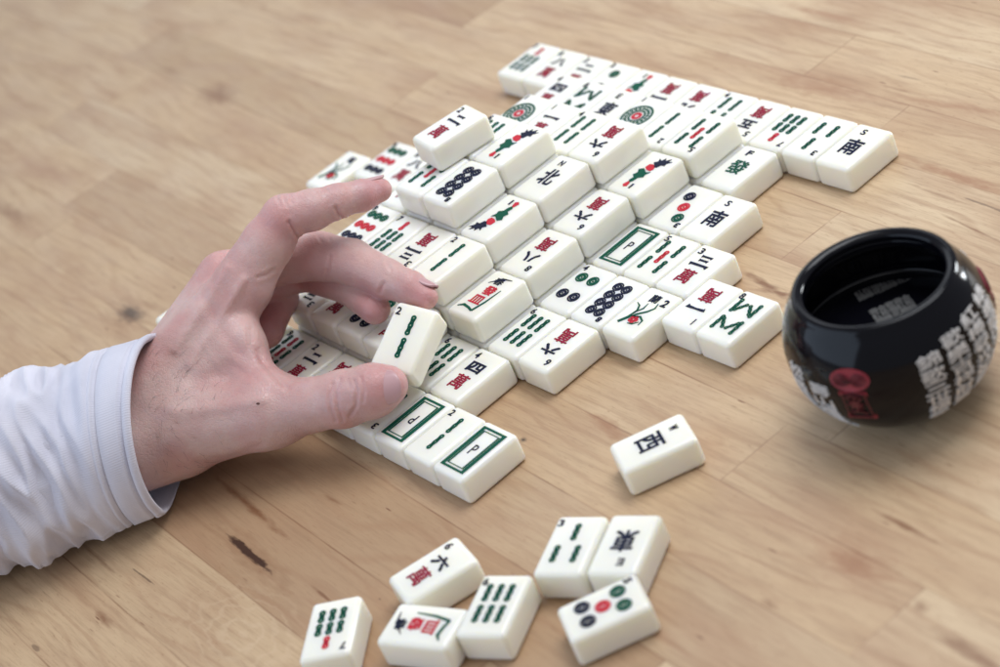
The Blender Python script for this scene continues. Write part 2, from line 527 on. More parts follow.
# ------------------------------------------------------------------ table top
def wood():
    m, nt, b = mat('birch_butcher_block')
    g = G(nt)
    tc = g.n('ShaderNodeTexCoord')
    mp = g.n('ShaderNodeMapping')
    mp.inputs['Rotation'].default_value = (0, 0, math.radians(2.5))
    mp.inputs['Scale'].default_value = (1 / S, 1 / S, 1 / S)
    nt.links.new(tc.outputs['Object'], mp.inputs['Vector'])
    sx = g.n('ShaderNodeSeparateXYZ'); nt.links.new(mp.outputs[0], sx.inputs[0])
    x, y = sx.outputs[0], sx.outputs[1]
    yy = g.m('DIVIDE', g.m('ADD', y, 5.9), 1.77)
    row = g.m('FLOOR', yy)
    fy = g.m('FRACT', yy)
    wn = g.n('ShaderNodeTexWhiteNoise', noise_dimensions='1D'); nt.links.new(row, wn.inputs['W'])
    ln = 15.0
    xx = g.m('DIVIDE', g.m('ADD', x, g.m('MULTIPLY', wn.outputs[0], 37.0)), ln)
    piece = g.m('FLOOR', xx); fx = g.m('FRACT', xx)
    w2 = g.n('ShaderNodeTexWhiteNoise', noise_dimensions='2D')
    nt.links.new(g.comb(row, piece), w2.inputs['Vector'])
    rnd = w2.outputs['Value']
    rc = g.n('ShaderNodeSeparateColor'); nt.links.new(w2.outputs['Color'], rc.inputs[0])
    # grain coordinates, offset per stave
    off = g.m('MULTIPLY', rnd, 60.0)
    gx = g.m('ADD', x, g.m('MULTIPLY', rc.outputs[0], 80.0))
    slope = g.m('MULTIPLY', g.m('SUBTRACT', rc.outputs[1], .5), .09)
    gy = g.m('ADD', g.m('ADD', y, g.m('MULTIPLY', x, slope)), off)
    warp = g.noise(g.comb(g.m('MULTIPLY', gx, .16), g.m('MULTIPLY', gy, .45), off), 1.0, 3)
    gyw = g.m('ADD', gy, g.m('MULTIPLY', g.m('SUBTRACT', warp, .5), 2.4))
    # growth rings (flat-sawn cathedrals)
    rings = g.m('SINE', g.m('MULTIPLY', gyw, 13.0))
    ringn = g.noise(g.comb(g.m('MULTIPLY', gx, .25), g.m('MULTIPLY', gyw, 3.0)), 1.0, 3)
    fine = g.noise(g.comb(g.m('MULTIPLY', gx, 1.6), g.m('MULTIPLY', gy, 30.0)), 1.0, 6, .72)
    fine2 = g.noise(g.comb(g.m('MULTIPLY', gx, .5), g.m('MULTIPLY', gy, 7.0)), 1.0, 4, .55)
    blot = g.noise(g.comb(g.m('MULTIPLY', gx, .22), g.m('MULTIPLY', gy, .6)), 1.0, 3)
    base = g.ramp(rnd, [(0, srgb(184, 155, 121)), (.25, srgb(202, 174, 139)), (.6, srgb(193, 163, 128)), (.85, srgb(208, 183, 149)), (1, srgb(172, 140, 108))])
    c = g.mix(g.mr(blot, .46, .70, 0, .75), base, srgb(170, 134, 104))
    c = g.mix(g.mr(fine2, .48, .72, 0, .45), c, srgb(152, 120, 92))
    c = g.mix(g.mr(fine, .50, .74, 0, .5), c, srgb(140, 106, 80))
    c = g.mix(g.m('MULTIPLY', g.mr(rings, .45, 1.0), g.mr(ringn, .35, .65, 0, .42)), c, srgb(158, 120, 90))
    # medullary flecks: short darker ticks along the grain
    fl_ = g.noise(g.comb(g.m('MULTIPLY', gx, 4.5), g.m('MULTIPLY', gy, 22.0)), 1.0, 2, .5)
    c = g.mix(g.mr(fl_, .64, .74, 0, .45), c, srgb(150, 112, 80))
    # little pore dashes
    vo = g.n('ShaderNodeTexVoronoi', feature='F1')
    nt.links.new(g.comb(g.m('MULTIPLY', gx, .9), g.m('MULTIPLY', gy, 5.5)), vo.inputs['Vector'])
    vo.inputs['Scale'].default_value = 1.0
    dash = g.m('MULTIPLY', g.mr(vo.outputs['Distance'], .05, .12, 1, 0), g.mr(g.noise(g.comb(g.m('MULTIPLY', gx, .35), g.m('MULTIPLY', gy, .9)), 1.0, 2), .55, .63))
    c = g.mix(g.m('MULTIPLY', dash, .8), c, srgb(112, 70, 48))
    # knots, streaks and cracks where the photograph shows them: px, py, length, width, angle, colour, strength
    BR = srgb(118, 74, 46); DK = srgb(58, 34, 24); RD = srgb(156, 112, 82); BK = srgb(52, 42, 38)
    wv = g.noise(g.comb(g.m('MULTIPLY', x, 1.6), g.m('MULTIPLY', y, 3.2)), 1.0, 3)
    wv2 = g.noise(g.comb(g.m('MULTIPLY', x, 3.0), g.m('MULTIPLY', y, 9.0)), 1.0, 3)
    for px, py, L, W, ang, colr, st in [
        (252, 556, 1.7, .28, -3, BR, .38), (130, 314, 1.0, .55, 0, BR, .35), (854, 563, .4, .2, -4, BR, .5), (248, 552, 1.15, .11, -3, DK, .95), (252, 508, 1.7, .10, -3, BR, .8), (217, 95, 1.0, .5, 0, BR, .6), (130, 314, .55, .26, 0, BK, .75),
        (523, 440, .10, .07, 0, BK, .9), (609, 428, .7, .16, -8, RD, .8), (854, 563, .95, .42, -4, RD, .7), (905, 526, .75, .07, -2, BR, .8),
        (921, 606, .18, .12, 0, BR, .6), (769, 603, .22, .10, 0, BR, .6), (975, 655, 1.1, .16, -4, BR, .7), (814, 86, 1.6, .42, 2, RD, .55),
        (960, 178, 1.9, .16, -3, RD, .75), (955, 106, 1.8, .14, 7, RD, .55), (828, 15, 1.5, .13, 0, RD, .6), (766, 285, .95, .09, -7, BR, .8),
        (778, 293, .7, .07, 14, BR, .6), (9, 212, 1.6, .28, 0, BR, .55), (104, 619, .38, .10, -2, BR, .7), (144, 577, .5, .03, 2, DK, .6),
        (36, 648, .2, .06, 0, DK, .5), (325, 597, .55, .04, -2, BR, .8), (380, 599, .08, .05, 0, DK, .5), (333, 500, .35, .05, 4, BR, .5),
        (100, 560, 1.1, .05, 0, BR, .5), (975, 230, 1.3, .035, -7, BR, .6), (900, 90, .7, .05, 0, BR, .5), (910, 78, .5, .04, 3, DK, .35),
        (160, 30, 1.4, .5, 0, RD, .35), (690, 120, .8, .2, 0, RD, .5), (940, 195, 1.0, .05, -2, BR, .5), (985, 205, 1.1, .04, -2, DK, .5),
        (40, 168, 3.6, .75, 0, RD, .35), (118, 70, .6, .14, 0, RD, .4), (170, 70, .7, .2, 0, BR, .3), (640, 620, 1.3, .12, -3, RD, .4),
    ]:
        p = at(px, py)
        a0 = math.radians(-2.5)
        kx, ky = p[0] * math.cos(a0) + p[1] * math.sin(a0), -p[0] * math.sin(a0) + p[1] * math.cos(a0)
        ca, sa = math.cos(math.radians(ang)), math.sin(math.radians(ang))
        dx = g.m('SUBTRACT', x, kx); dy = g.m('SUBTRACT', y, ky)
        lx = g.m('ADD', g.m('MULTIPLY', dx, ca / L), g.m('MULTIPLY', dy, sa / L))
        ly = g.m('SUBTRACT', g.m('MULTIPLY', dy, ca / W), g.m('MULTIPLY', dx, sa / W))
        d2 = g.m('SQRT', g.m('ADD', g.m('MULTIPLY', lx, lx), g.m('MULTIPLY', ly, ly)))
        d2 = g.m('ADD', d2, g.m('MULTIPLY', g.m('SUBTRACT', wv, .5), 1.1))
        d2 = g.m('ADD', d2, g.m('MULTIPLY', g.m('SUBTRACT', wv2, .5), 1.3))
        f = g.mr(d2, .55, .9, st, 0) if colr is DK else g.mr(d2, .2, 1.15, st, 0)
        c = g.mix(f, c, colr)
    # wavy rings round the burl in the lower left stave
    p = at(205, 640)
    kx, ky = p[0], p[1]
    dx = g.m('SUBTRACT', x, kx + .8); dy = g.m('MULTIPLY', g.m('SUBTRACT', y, ky + .7), 1.7)
    rr = g.m('SQRT', g.m('ADD', g.m('MULTIPLY', dx, dx), g.m('MULTIPLY', dy, dy)))
    rr2 = g.m('ADD', rr, g.m('MULTIPLY', g.m('SUBTRACT', wv, .5), 1.0))
    c = g.mix(g.m('MULTIPLY', g.mr(g.m('SINE', g.m('MULTIPLY', rr2, 15.0)), .2, 1), g.mr(rr, .5, 2.4, .38, 0)), c, srgb(206, 180, 148))
    # seams between staves
    ey = g.m('MULTIPLY', g.m('MINIMUM', fy, g.m('SUBTRACT', 1.0, fy)), 1.77)
    ex = g.m('MULTIPLY', g.m('MINIMUM', fx, g.m('SUBTRACT', 1.0, fx)), ln)
    e = g.m('MINIMUM', ey, ex)
    seam = g.m('MULTIPLY', g.mr(e, .006, .026, 1, 0), g.mr(g.noise(g.comb(g.m('MULTIPLY', x, .5), y), 1.0, 2), .35, .65, .12, .6))
    c = g.mix(seam, c, srgb(120, 78, 52))
    nt.links.new(c, b.inputs['Base Color'])
    nt.links.new(g.mr(g.noise(g.comb(g.m('MULTIPLY', x, .6), g.m('MULTIPLY', y, 1.4)), 1.0, 4), .3, .7, .36, .52), b.inputs['Roughness'])
    b.inputs['Specular IOR Level'].default_value = .5
    hgt = g.m('SUBTRACT', g.m('MULTIPLY', fine, .25), g.m('ADD', seam, g.m('MULTIPLY', dash, .5)))
    g.bump(hgt, .25, .0004, b)
    return m


bm = bmesh.new()
bmesh.ops.create_cube(bm, size=1)
for v in bm.verts:
    v.co = Vector((v.co.x * 110 - 12, v.co.y * 74 + 6, v.co.z * 1.5 - .75)) * S
bmesh.ops.bevel(bm, geom=bm.edges[:], offset=.004, segments=3, affect='EDGES')
me = bpy.data.meshes.new('table_top'); bm.to_mesh(me); bm.free()
tt = link('table_top', me, wood())
tt['kind'] = 'structure'
tt['label'] = 'pale birch butcher-block table top with knots and long glued staves'


# ------------------------------------------------------------------ black bowl
BX, BY, BZ, BR_, BB = 11.497, 5.889, 1.567, 1.859, 1.685
M_GLAZE, _nt, _b = mat('black_glaze')
_b.inputs['Base Color'].default_value = (.003, .003, .005, 1)
_b.inputs['Roughness'].default_value = .10
_b.inputs['Specular IOR Level'].default_value = .22
_b.inputs['Coat Weight'].default_value = .0
_b.inputs['Coat Roughness'].default_value = .04
_g = G(_nt); _tc = _g.n('ShaderNodeTexCoord')
_g.bump(_g.noise(_tc.outputs['Object'], 35, 3), .12, .0015, _b)
M_SCRIPT = simple('white_enamel', (.72, .71, .70), .4)
M_SEAL = simple('red_enamel', (.27, .022, .04), .35)
M_SEALD = simple('dark_red_enamel', (.10, .010, .018), .4)
M_FLOORGREY = simple('floor_grey', (.11, .11, .11), .4)

prof = []
for i in range(34):                              # outside, from the foot up
    ph = -1.13 + (i / 33) * (1.13 + .655)
    prof.append((BR_ * math.cos(ph), BZ + BB * math.sin(ph)))
prof = [(.0, .03), (.70, .03), (.74, .0), (.82, .0), (.84, .045)] + [p for p in prof if p[1] > .05]
rz, rr_ = 2.598, 1.408
x0, z0 = prof[-1]
for i in range(1, 12):                           # rounded lip
    a = math.radians(38 + i * 17)
    prof.append((rr_ - .03 + (.125 if i < 5 else .13) * math.cos(a), rz - .01 + .103 * math.sin(a)))
prof += [(1.27, 2.50), (1.26, 2.42), (1.32, 2.32)]
for i in range(7):                               # inside, down to a raised glossy floor
    ph = .45 - i / 6 * .42
    prof.append(((BR_ - .20) * math.cos(ph), BZ + (BB - .20) * math.sin(ph)))
prof += [(1.62, 1.56), (1.55, 1.52), (1.2, 1.50), (.6, 1.495), (.0, 1.495)]
NS = 96
vs = []; fs = []
for (r, z) in prof:
    for k in range(NS):
        a = k / NS * 2 * math.pi
        vs.append((r * math.cos(a), r * math.sin(a), z))
for i in range(len(prof) - 1):
    for k in range(NS):
        j = (k + 1) % NS
        fs.append((i * NS + k, i * NS + j, (i + 1) * NS + j, (i + 1) * NS + k))
me = mesh('bowl_body', vs, fs)
bmx = bmesh.new(); bmx.from_mesh(me); bmesh.ops.remove_doubles(bmx, verts=bmx.verts, dist=1e-6); bmesh.ops.recalc_face_normals(bmx, faces=bmx.faces); bmx.to_mesh(me); bmx.free()
bowl = link('bowl', me, M_GLAZE, loc=(BX * S, BY * S, 0.00003))
label(bowl, 'round glossy black bowl with white calligraphy and red seals', 'bowl')


def wrap(mb, th0, ph0, name, m, off=.012, sc=1.0):
    """lay a flat inlay on the outside of the bowl, centred at angle th0, latitude ph0"""
    out = []
    for x, y, z in mb.v:
        ph = ph0 + y * sc / BR_
        th = th0 + x * sc / (BR_ * math.cos(ph0))
        q = off + (.012 if z > 0 else -.01)
        out.append(((BR_ + q) * math.cos(ph) * math.cos(th), (BR_ + q) * math.cos(ph) * math.sin(th), BZ + (BB + q) * math.sin(ph)))
    return link(name, mesh(name, out, mb.f, False), m, bowl)


def column(chars, w=.43, h=.27, weight=.002):
    b = MB()
    for i, ch in enumerate(chars):
        b.glyph(ch, 0, -i * (h + .035), w, h, weight)
    return b


T0 = math.atan2(CAM_P[1] - BY, CAM_P[0] - BX)
for dth, ph0, chars in [(15, .22, '錦歌三世福春'), (32, .30, '歡樂吉祥財寶'), (49, .34, '紅梅春光如意'), (67, .36, '綠樹映江山春'),
                        (-50, .02, '壽山福海長'), (-68, .12, '松鶴延年春'), (118, .3, '錦繡山河春'), (136, .3, '花好月圓時'), (154, .3, '金玉滿堂春'), (172, .3, '紅梅吉祥財')]:
    wrap(column(chars), T0 + math.radians(dth), ph0, 'calligraphy', M_SCRIPT)
for dth in (-29, 92, 230):
    s1 = MB(); s1.ring(0, 0, .36, 0, n=28, sy=.66)
    s1.poly([(-.25, -.26), (.25, -.26), (.27, -1.0), (-.27, -1.0)])
    seal = wrap(s1, T0 + math.radians(dth), .20, 'seal', M_SEAL, off=.008)
    s2 = MB()
    for sx in (-1, 1):
        for r in (.05, .10, .15): s2.ring(sx * .16, 0, r, r - .018, n=16, sy=.9)
    for i in range(8):
        a = i * math.pi / 4
        s2.stroke([(0, -.56), (.15 * math.cos(a), -.56 + .17 * math.sin(a))], [.07, .02])
    s2.stroke([(-.2, -.31), (.2, -.31), (.22, -.94), (-.22, -.94)], .02, closed=True)
    s2.stroke([(-.15, -.80), (0, -.74), (.15, -.82)], .03); s2.stroke([(-.16, -.41), (-.05, -.35), (.14, -.41)], .03)
    o = wrap(s2, T0 + math.radians(dth), .20, 'seal_pattern', M_SEALD, off=.018)
    o.parent = seal
fl = MB()                                       # two patches of small grey glyphs on the glossy inner floor
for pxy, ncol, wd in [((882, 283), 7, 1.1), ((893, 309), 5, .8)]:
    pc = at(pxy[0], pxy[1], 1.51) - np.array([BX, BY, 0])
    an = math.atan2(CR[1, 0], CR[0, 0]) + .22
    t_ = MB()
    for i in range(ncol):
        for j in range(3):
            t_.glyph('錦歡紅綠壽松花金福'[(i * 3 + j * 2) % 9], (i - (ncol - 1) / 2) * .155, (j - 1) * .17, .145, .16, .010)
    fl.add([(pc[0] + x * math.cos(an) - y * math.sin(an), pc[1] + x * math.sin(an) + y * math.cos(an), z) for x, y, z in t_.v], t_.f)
me = mesh('floor_grey_glyphs', [(x, y, z + 1.50) for x, y, z in fl.v], fl.f, False)
link('floor_grey_glyphs', me, M_FLOORGREY, bowl)


# ------------------------------------------------------------------ the hand: distance field, then surface nets
def px_u(d): return F_PX / d


def hand_mesh():
    C = lambda p: cam_pt(*p[:3])
    h = .032
    lo = np.array([-9.6, -3.9, -47.0]); hi = np.array([-.7, 3.6, -40.4])
    n = np.ceil((hi - lo) / h).astype(int)
    gx = (lo[0] + np.arange(n[0]) * h).astype(np.float32)
    gy = (lo[1] + np.arange(n[1]) * h).astype(np.float32)
    gz = (lo[2] + np.arange(n[2]) * h).astype(np.float32)
    BIG = np.float32(3.0)
    D = np.full(n, BIG, np.float32)

    def cone(a, b, r1, r2, pad=.7):
        """round cone sdf on a sub-box"""
        a = np.asarray(a, float); b = np.asarray(b, float)
        mn = np.minimum(a - r1, b - r2) - pad; mx = np.maximum(a + r1, b + r2) + pad
        i0 = np.clip(((mn - lo) / h).astype(int), 0, n - 1); i1 = np.clip(((mx - lo) / h).astype(int) + 1, 1, n)
        sl = tuple(slice(p, q) for p, q in zip(i0, i1))
        X = gx[sl[0]][:, None, None] - a[0]; Y = gy[sl[1]][None, :, None] - a[1]; Z = gz[sl[2]][None, None, :] - a[2]
        ba = b - a; l2 = ba @ ba; rr = r1 - r2; a2 = max(l2 - rr * rr, 1e-6); il2 = 1 / l2
        y = (X * ba[0] + Y * ba[1] + Z * ba[2]); z = y - l2
        x2 = ((X * l2 - ba[0] * y) ** 2 + (Y * l2 - ba[1] * y) ** 2 + (Z * l2 - ba[2] * y) ** 2)
        y2 = y * y * l2; z2 = z * z * l2; k = np.sign(rr) * rr * rr * x2
        d = (np.sqrt(x2 * a2 * il2) + y * rr) * il2 - r1
        m1 = np.sign(z) * a2 * z2 > k; m2 = (np.sign(y) * a2 * y2 < k) & ~m1
        d = np.where(m1, np.sqrt(x2 + z2) * il2 - r2, np.where(m2, np.sqrt(x2 + y2) * il2 - r1, d))
        return sl, d.astype(np.float32)

    def group(prims, k):
        E = np.full(n, BIG, np.float32)
        for (p, q) in prims:
            sl, d = cone(C(p), C(q), p[3], q[3])
            e = E[sl]
            t = np.clip(.5 + .5 * (e - d) / k, 0, 1)
            E[sl] = e * (1 - t) + d * t - k * t * (1 - t)
        return E

    def smin(A, B, k):
        t = np.clip(.5 + .5 * (A - B) / k, 0, 1)
        return A * (1 - t) + B * t - k * t * (1 - t)
    palm = group([
        ((60, 446, 43.3, 1.05), (165, 390, 43.5, .93)), ((60, 470, 43.1, 1.0), (172, 437, 43.1, .90)),
        ((165, 390, 43.5, .93), (243, 287, 43.2, .60)), ((165, 387, 43.9, .88), (224, 277, 44.1, .54)),
        ((168, 395, 44.4, .80), (224, 293, 44.9, .50)), ((172, 405, 44.8, .72), (230, 313, 45.6, .46)),
        ((190, 424, 42.95, .93), (270, 411, 42.35, .70)), ((200, 395, 43.2, .85), (238, 345, 42.9, .55)),
        ((235, 345, 43.0, .52), (262, 386, 42.45, .42)), ((185, 410, 44.0, .8), (235, 370, 44.2, .6)),
    ], .30)
    thumb = group([((270, 411, 42.35, .70), (312, 405, 42.0, .52)), ((312, 405, 42.0, .52), (343, 399, 41.7, .555)),
                   ((343, 399, 41.7, .555), (372, 391, 41.5, .52)), ((372, 391, 41.5, .52), (388, 385.5, 41.45, .40))], .16)
    index = group([((243, 282, 43.2, .60), (268, 243, 43.05, .53)), ((268, 243, 43.05, .53), (284, 217, 42.9, .445)),
                   ((284, 217, 42.9, .445), (312, 210, 42.95, .415)), ((312, 210, 42.95, .415), (338, 201, 43.0, .345)),
                   ((338, 201, 43.0, .345), (362, 195.5, 43.15, .32)), ((362, 195.5, 43.15, .32), (380, 190, 43.3, .25))], .10)
    middle = group([((224, 280, 44.1, .54), (275, 262, 44.3, .5)), ((275, 262, 44.3, .5), (320, 256, 44.0, .50)),
                    ((320, 256, 44.0, .50), (352, 262, 43.6, .47)), ((352, 262, 43.6, .47), (387, 279, 43.0, .40)),
                    ((387, 279, 43.0, .40), (410, 288, 42.7, .345)), ((410, 288, 42.7, .345), (426, 297.5, 42.5, .25))], .10)
    ring = group([((224, 293, 44.9, .50), (305, 272, 45.0, .40)), ((305, 272, 45.0, .40), (350, 288, 44.1, .36)),
                  ((350, 288, 44.1, .36), (375, 309, 43.2, .32))], .10)
    little = group([((230, 313, 45.6, .46), (280, 298, 45.4, .39)), ((280, 298, 45.4, .39), (266, 330, 44.9, .37)),
                    ((266, 330, 44.9, .37), (248, 345, 44.7, .33))], .10)
    D = smin(palm, thumb, .35)
    fing = smin(smin(index, middle, .035), smin(ring, little, .035), .035)
    D = smin(D, fing, .16)
    # rest on the table / never below it
    Xc = gx[:, None, None]; Yc = gy[None, :, None]; Zc = gz[None, None, :]
    wz = CR[2, 0] * Xc + CR[2, 1] * Yc + CR[2, 2] * Zc + CAM_P[2]
    D = np.maximum(D, -(wz - .03)).astype(np.float32)
    # surface nets
    neg = D < 0
    c0 = np.zeros(np.array(D.shape) - 1, int)
    corners = [(i, j, k) for i in (0, 1) for j in (0, 1) for k in (0, 1)]
    for i, j, k in corners: c0 += neg[i:n[0] - 1 + i, j:n[1] - 1 + j, k:n[2] - 1 + k]
    act = (c0 > 0) & (c0 < 8)
    idx = np.full(act.shape, -1, int)
    cells = np.argwhere(act); idx[act] = np.arange(len(cells))
    acc = np.zeros((len(cells), 3)); cnt = np.zeros(len(cells))
    for a in corners:
        for ax in range(3):
            if a[ax]: continue
            b = list(a); b[ax] = 1
            da = D[cells[:, 0] + a[0], cells[:, 1] + a[1], cells[:, 2] + a[2]]
            db = D[cells[:, 0] + b[0], cells[:, 1] + b[1], cells[:, 2] + b[2]]
            m = (da < 0) != (db < 0)
            t = np.where(m, da / np.where(m, da - db, 1), 0)
            p = np.tile(np.array(a, float), (len(cells), 1)); p[:, ax] += t
            acc[m] += p[m]; cnt[m] += 1
    V = lo + (cells + acc / cnt[:, None]) * h
    quads = []
    for ax in range(3):
        o1, o2 = (ax + 1) % 3, (ax + 2) % 3
        s0 = [slice(1, n[q] - 1) for q in range(3)]; s0[ax] = slice(0, n[ax] - 1)
        s1 = list(s0); s1[ax] = slice(1, n[ax])
        A = neg[tuple(s0)]; B = neg[tuple(s1)]
        e = np.argwhere(A != B)
        base = e + np.array([0 if q == ax else 1 for q in range(3)])
        flipq = A[tuple(e.T)]
        u = np.zeros(3, int); u[o1] = 1; w = np.zeros(3, int); w[o2] = 1
        g_ = lambda c: idx[tuple(c.T)]
        q = np.stack([g_(base - u - w), g_(base - w), g_(base), g_(base - u)], 1)
        q[~flipq] = q[~flipq][:, ::-1]
        quads.append(q)
    Q = np.concatenate(quads); Q = Q[(Q >= 0).all(1)]
    # a little smoothing
    for _ in range(3):
        a2 = np.zeros_like(V); c2 = np.zeros(len(V))
        for i in range(4):
            np.add.at(a2, Q[:, i], V[Q[:, (i + 1) % 4]] + V[Q[:, (i - 1) % 4]]); np.add.at(c2, Q[:, i], 2)
        V = V * .5 + a2 / c2[:, None] * .5
    return V, Q


V, Q = hand_mesh()


def vnormals(V, Q):
    fn = np.cross(V[Q[:, 2]] - V[Q[:, 0]], V[Q[:, 3]] - V[Q[:, 1]])
    N = np.zeros_like(V)
    for i in range(4): np.add.at(N, Q[:, i], fn)
    return N / (np.linalg.norm(N, axis=1, keepdims=True) + 1e-9)


N = vnormals(V, Q)
PX = 500 + F_PX * V[:, 0] / -V[:, 2]; PY = 333.5 - F_PX * V[:, 1] / -V[:, 2]      # only used to find skin folds on the model
FRONT = N[:, 2] > -.1


def seg_dist(P, a, b):
    a = np.array(a, float); b = np.array(b, float); ab = b - a
    t = np.clip(((P - a) @ ab) / (ab @ ab), 0, 1)
    return np.linalg.norm(P - a - t[:, None] * ab, axis=1)


P2 = np.stack([PX, PY], 1)
disp = np.zeros(len(V))
# knuckle folds and flexion creases, as polylines running over the skin: depth range keeps them on the right finger
CRE = [([(278, 199), (281, 206)], 42.4, 43.6, 1.2, .011), ([(284, 197), (287, 206)], 42.4, 43.6, 1.2, .013), ([(290, 195), (292, 203)], 42.4, 43.6, 1.2, .010),
       ([(289, 222), (294, 231), (298, 238)], 42.3, 43.6, 1.5, .035), ([(336, 208), (338, 214), (342, 218)], 42.4, 43.6, 1.6, .035),
       ([(258, 277), (266, 275), (274, 270)], 42.3, 43.8, 1.6, .022),
       ([(330, 256), (328, 268), (326, 278)], 43.0, 44.2, 1.4, .018), ([(318, 236), (322, 242)], 43.0, 44.2, 1.2, .010), ([(326, 232), (330, 240)], 43.0, 44.2, 1.2, .011),
       ([(384, 283), (380, 292)], 42.2, 43.4, 1.6, .025), ([(387, 262), (391, 270)], 42.0, 43.4, 1.6, .015),
       ([(333, 384), (329, 396), (331, 410), (336, 420)], 40, 42.2, 1.5, .022), ([(340, 379), (336, 392), (338, 408), (342, 420)], 40, 42.2, 1.5, .024),
       ([(354, 381), (357, 392), (356, 406), (350, 416)], 40, 42.2, 1.5, .026), ([(348, 380), (351, 388)], 40, 42.2, 1.3, .018), ([(361, 378), (364, 390), (363, 402)], 40, 42.2, 1.3, .014),
       ([(258, 350), (266, 366), (276, 378), (288, 388)], 40, 43.2, 2.4, .02), ([(250, 330), (252, 345), (262, 362)], 40, 43.4, 2.4, .02),
       ([(228, 362), (246, 374), (262, 380)], 40, 43.2, 3.0, .012), ([(196, 464), (230, 458), (262, 444)], 40, 44, 3.0, .012),
       ([(222, 256), (216, 268), (212, 282)], 42.5, 44.5, 3.0, .012)]
for pts, d0, d1, w, amp in CRE:
    d = np.full(len(V), 1e9)
    for a, b in zip(pts, pts[1:]): d = np.minimum(d, seg_dist(P2, a, b))
    m = (V[:, 2] < -d0) & (V[:, 2] > -d1) & FRONT
    disp -= np.where(m, amp * np.exp(-(d / w) ** 2), 0)
    disp += np.where(m, amp * .35 * np.exp(-((d - 2.6 * w) / (1.2 * w)) ** 2), 0)
# tendons and bumps on the back of the hand
for pts, d0, d1, w, amp in [([(176, 350), (200, 312), (228, 268)], 42, 45, 5, .05), ([(190, 365), (220, 320), (244, 280)], 42, 44, 5, .05),
                            ([(175, 412), (215, 408), (262, 400)], 41, 43.5, 7, .045), ([(205, 300), (222, 330), (238, 352)], 42, 44.5, 7, -.035), ([(196, 384), (225, 372)], 41, 43.8, 9, -.035), ([(345, 392), (347, 408)], 40.5, 42, 6, .03), ([(205, 345), (222, 372)], 41, 44, 3, .012)]:
    d = np.full(len(V), 1e9)
    for a, b in zip(pts, pts[1:]): d = np.minimum(d, seg_dist(P2, a, b))
    m = (V[:, 2] < -d0) & (V[:, 2] > -d1) & FRONT
    disp += np.where(m, amp * np.exp(-(d / w) ** 2), 0)
V = V + N * disp[:, None]
VW = to_world(V)
HLOC = np.array([0.0, -1.6, 0.0])
me = mesh('hand_skin', VW - HLOC, Q)
# natural redness of knuckles, finger pads and folds, as an attribute of the skin
red = np.zeros(len(V))
for (px, py, dep, rad, a) in [(284, 215, 42.9, .55, .7), (320, 250, 44, .55, .5), (228, 262, 44.1, .6, .7), (378, 192, 43.3, .45, 1.0), (340, 200, 43, .5, .5), (424, 296, 42.5, .5, 1.0),
                              (375, 308, 43.2, .5, .9), (388, 385, 41.4, .55, .9), (345, 398, 41.7, .5, .55), (262, 370, 42.4, .7, .55), (245, 285, 43, .7, .35), (275, 320, 45, .9, 1.0),
                              (300, 280, 45, .6, .8), (300, 395, 42, .6, .35)]:
    c = cam_pt(px, py, dep - .3)
    red = np.maximum(red, a * np.exp(-(np.linalg.norm(V - c, axis=1) / (rad * 1.35)) ** 2))
red = np.clip(red - disp * 6 * (disp < 0), 0, 1)
at_ = me.attributes.new('redness', 'FLOAT', 'POINT'); at_.data.foreach_set('value', red.astype(np.float32))


def skin():
    m, nt, b = mat('skin')
    g = G(nt)
    tc = g.n('ShaderNodeTexCoord')
    a = g.n('ShaderNodeAttribute', attribute_name='redness')
    n1 = g.noise(tc.outputs['Object'], 55, 4, .6)
    n2 = g.noise(tc.outputs['Object'], 380, 3)
    c = g.mix(g.mr(n1, .35, .68), srgb(210, 180, 173), srgb(194, 157, 151))
    c = g.mix(g.m('MULTIPLY', a.outputs['Fac'], .62), c, srgb(190, 116, 120))
    n3 = g.noise(tc.outputs['Object'], 95, 3, .6, .6)
    c = g.mix(g.mr(n3, .54, .72, 0, .30), c, srgb(186, 160, 168))
    n4 = g.noise(tc.outputs['Object'], 34, 3)
    c = g.mix(g.mr(n4, .50, .68, 0, .40), c, srgb(192, 128, 124))
    c = g.mix(g.mr(n2, .55, .75, 0, .10), c, srgb(186, 142, 136))
    nt.links.new(c, b.inputs['Base Color'])
    b.inputs['Subsurface Weight'].default_value = .4
    b.inputs['Subsurface Radius'].default_value = (1, .30, .2)
    b.inputs['Subsurface Scale'].default_value = .0013
    nt.links.new(g.mr(g.noise(tc.outputs['Object'], 160, 3), .3, .7, .32, .5), b.inputs['Roughness'])
    vo = g.n('ShaderNodeTexVoronoi', feature='DISTANCE_TO_EDGE'); vo.inputs['Scale'].default_value = 620
    nt.links.new(tc.outputs['Object'], vo.inputs['Vector'])
    hgt = g.m('ADD', g.m('MULTIPLY', g.mr(vo.outputs[0], 0, .12), .5), g.m('MULTIPLY', g.noise(tc.outputs['Object'], 260, 4), .9))
    mpw = g.n('ShaderNodeMapping'); mpw.inputs['Rotation'].default_value = (0, 0, .5); mpw.inputs['Scale'].default_value = (90, 420, 420)
    nt.links.new(tc.outputs['Object'], mpw.inputs['Vector'])
    hgt = g.m('ADD', hgt, g.m('MULTIPLY', g.noise(mpw.outputs[0], 1.0, 3, .6), 1.3))
    g.bump(hgt, .5, .00028, b)
    return m


M_SKIN = skin()
hand = link('person', me, M_SKIN, loc=HLOC * S)
label(hand, 'left hand in white knitted sleeve lifting one tile off the stack, index finger raised', 'person')


def part(name, Vc, F, m, parent=hand, smooth=True, world=False):
    W = (np.asarray(Vc) if world else to_world(Vc)) - HLOC
    return link(name, mesh(name, W, F, smooth), m, parent)


